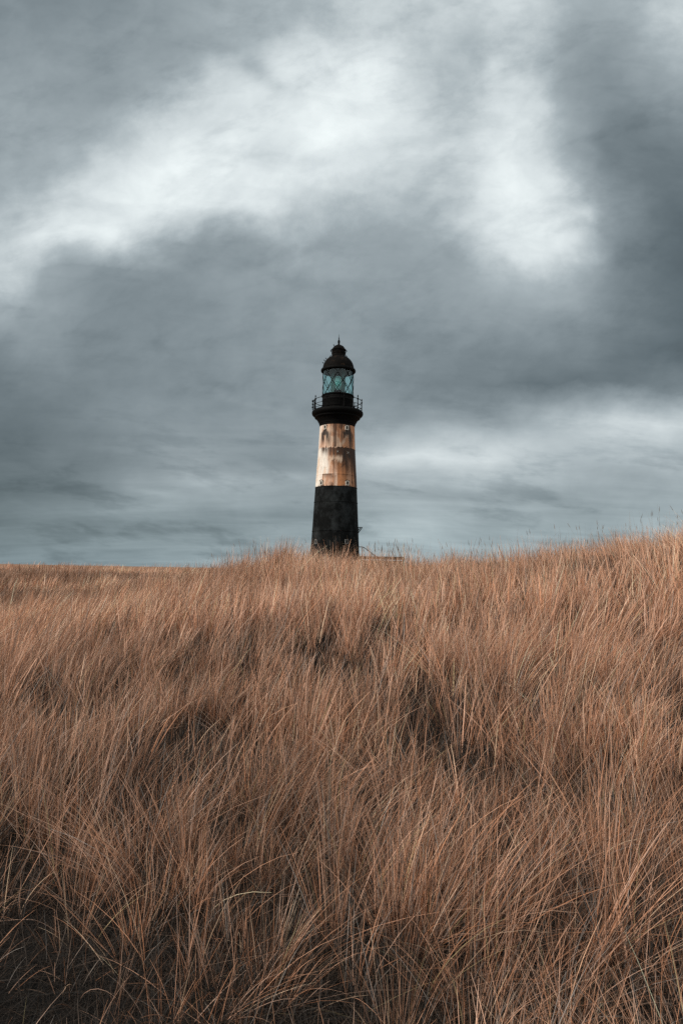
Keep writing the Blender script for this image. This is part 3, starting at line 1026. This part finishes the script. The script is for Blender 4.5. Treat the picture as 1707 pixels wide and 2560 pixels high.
r1 = ridge(streaks(-13, 2.3, .75, 5.5, 7, .55, .25), 9.0)     # thin pale edges of the cloud layers, falling to the right
r2 = ridge(streaks(21, 1.9, .75, 6.5, 7, .56, .25), 8.0)      # and of the high bank, rising to the right
tex = t.m('ADD', tex, t.m('MULTIPLY', t.m('SUBTRACT', r1, .35), t.m('MULTIPLY_ADD', hi, -.09, .13)))
tex = t.m('ADD', tex, t.m('MULTIPLY', t.m('SUBTRACT', r2, .35), t.m('MULTIPLY', hi, -.07)))
SCRAPS = [   # single scraps and slits of cloud: column, row, half-widths, tilt, change
    (635, 168, 42, 24, -40, -.26), (695, 215, 55, 18, -25, -.14), (560, 312, 46, 28, 20, -.14), (668, 392, 48, 44, 0, -.10), (1060, 345, 120, 15, 14, -.13),
    (500, 548, 130, 26, 3, -.18), (385, 592, 60, 24, 12, -.14), (690, 640, 90, 12, 18, -.07), (300, 575, 40, 22, 30, .10), (130, 700, 120, 22, 10, .10),
    (400, 1230, 60, 8, -6, .22), (600, 1208, 110, 14, 3, .24), (710, 1182, 70, 7, -12, .16), (70, 1280, 110, 12, 2, .10), (300, 1118, 60, 12, -6, .10),
    (950, 1165, 80, 24, 4, .20), (1190, 1112, 170, 26, 7, .20), (1560, 1050, 150, 26, 14, .14), (1270, 300, 60, 26, 40, -.10), (1350, 430, 40, 70, 20, -.08), (1180, 520, 70, 24, 14, -.08), (1000, 1215, 90, 12, 2, .12), (1240, 1290, 90, 9, 0, .10), (960, 1330, 140, 14, 0, .10),
    (870, 1000, 90, 22, 20, -.05), (1400, 960, 170, 26, 10, -.10), (640, 1010, 120, 10, -16, .10), (300, 1310, 240, 20, 0, -.08), (560, 1300, 160, 16, -3, -.07),
]
scr = None
for (px, py, sx, sy, rot, amp) in SCRAPS:
    d = ray(px, py)
    mp = t.n('ShaderNodeMapping', vector_type='TEXTURE')
    t.set(mp.inputs['Vector'], uvs)
    mp.inputs['Location'].default_value = (d.x / d.y, d.z / d.y, 0)
    mp.inputs['Rotation'].default_value = (0, 0, math.radians(rot))
    mp.inputs['Scale'].default_value = (sx * 1.3 / F, sy * 1.3 / F, 1)
    e = t.m('POWER', .36788, t.vm('DOT_PRODUCT', mp.outputs[0], mp.outputs[0]))
    scr = t.m('MULTIPLY_ADD', e, amp, 0.0 if scr is None else scr)
tex = t.m('ADD', tex, t.m('MULTIPLY', scr, front))
lum = t.m('MULTIPLY', lum, t.m('ADD', 1.09, tex))
lum = t.m('MAXIMUM', lum, .10)
ccol = t.ramp(lum, [(0.0, (.0, .0, .0)), (.14, (.118, .150, .165)), (.27, (.232, .278, .300)), (.45, (.40, .46, .485)), (.75, (.70, .765, .78)), (1.0, (.93, 1.0, 1.0))])
lowt = t.mapr(dz, .0, .16, 1, 0, True)
ccol = t.mix(lowt, ccol, (.96, 1.03, 1.04), 'MULTIPLY')
cl10 = t.mix(1.0, ccol, (10, 10, 10), 'MULTIPLY')
fin = t.mix(.96, sky.outputs[0], cl10)
t.set(bg.inputs[0], fin)

sd = bpy.data.lights.new('sun', 'SUN'); sd.energy = 3.4; sd.angle = math.radians(10); sd.color = (1.0, .90, .80)
so = bpy.data.objects.new('sun', sd); COL.objects.link(so)
sdir = Vector((math.sin(SUN_AZ) * math.cos(SUN_EL), math.cos(SUN_AZ) * math.cos(SUN_EL), math.sin(SUN_EL)))
so.rotation_euler = sdir.to_track_quat('Z', 'Y').to_euler()
so.location = (-30, -30, 40)

# ------------------------------------------------------------------ render settings
vs = scene.view_settings
scene.display_settings.display_device = 'sRGB'
vs.view_transform = 'Standard'; vs.look = 'None'; vs.exposure = 0.0; vs.gamma = 1.0; vs.use_curve_mapping = False
cy = scene.cycles
cy.max_bounces = 8; cy.diffuse_bounces = 3; cy.glossy_bounces = 3; cy.transmission_bounces = 6; cy.transparent_max_bounces = 12
cy.use_denoising = False
cy.caustics_reflective = False; cy.caustics_refractive = False
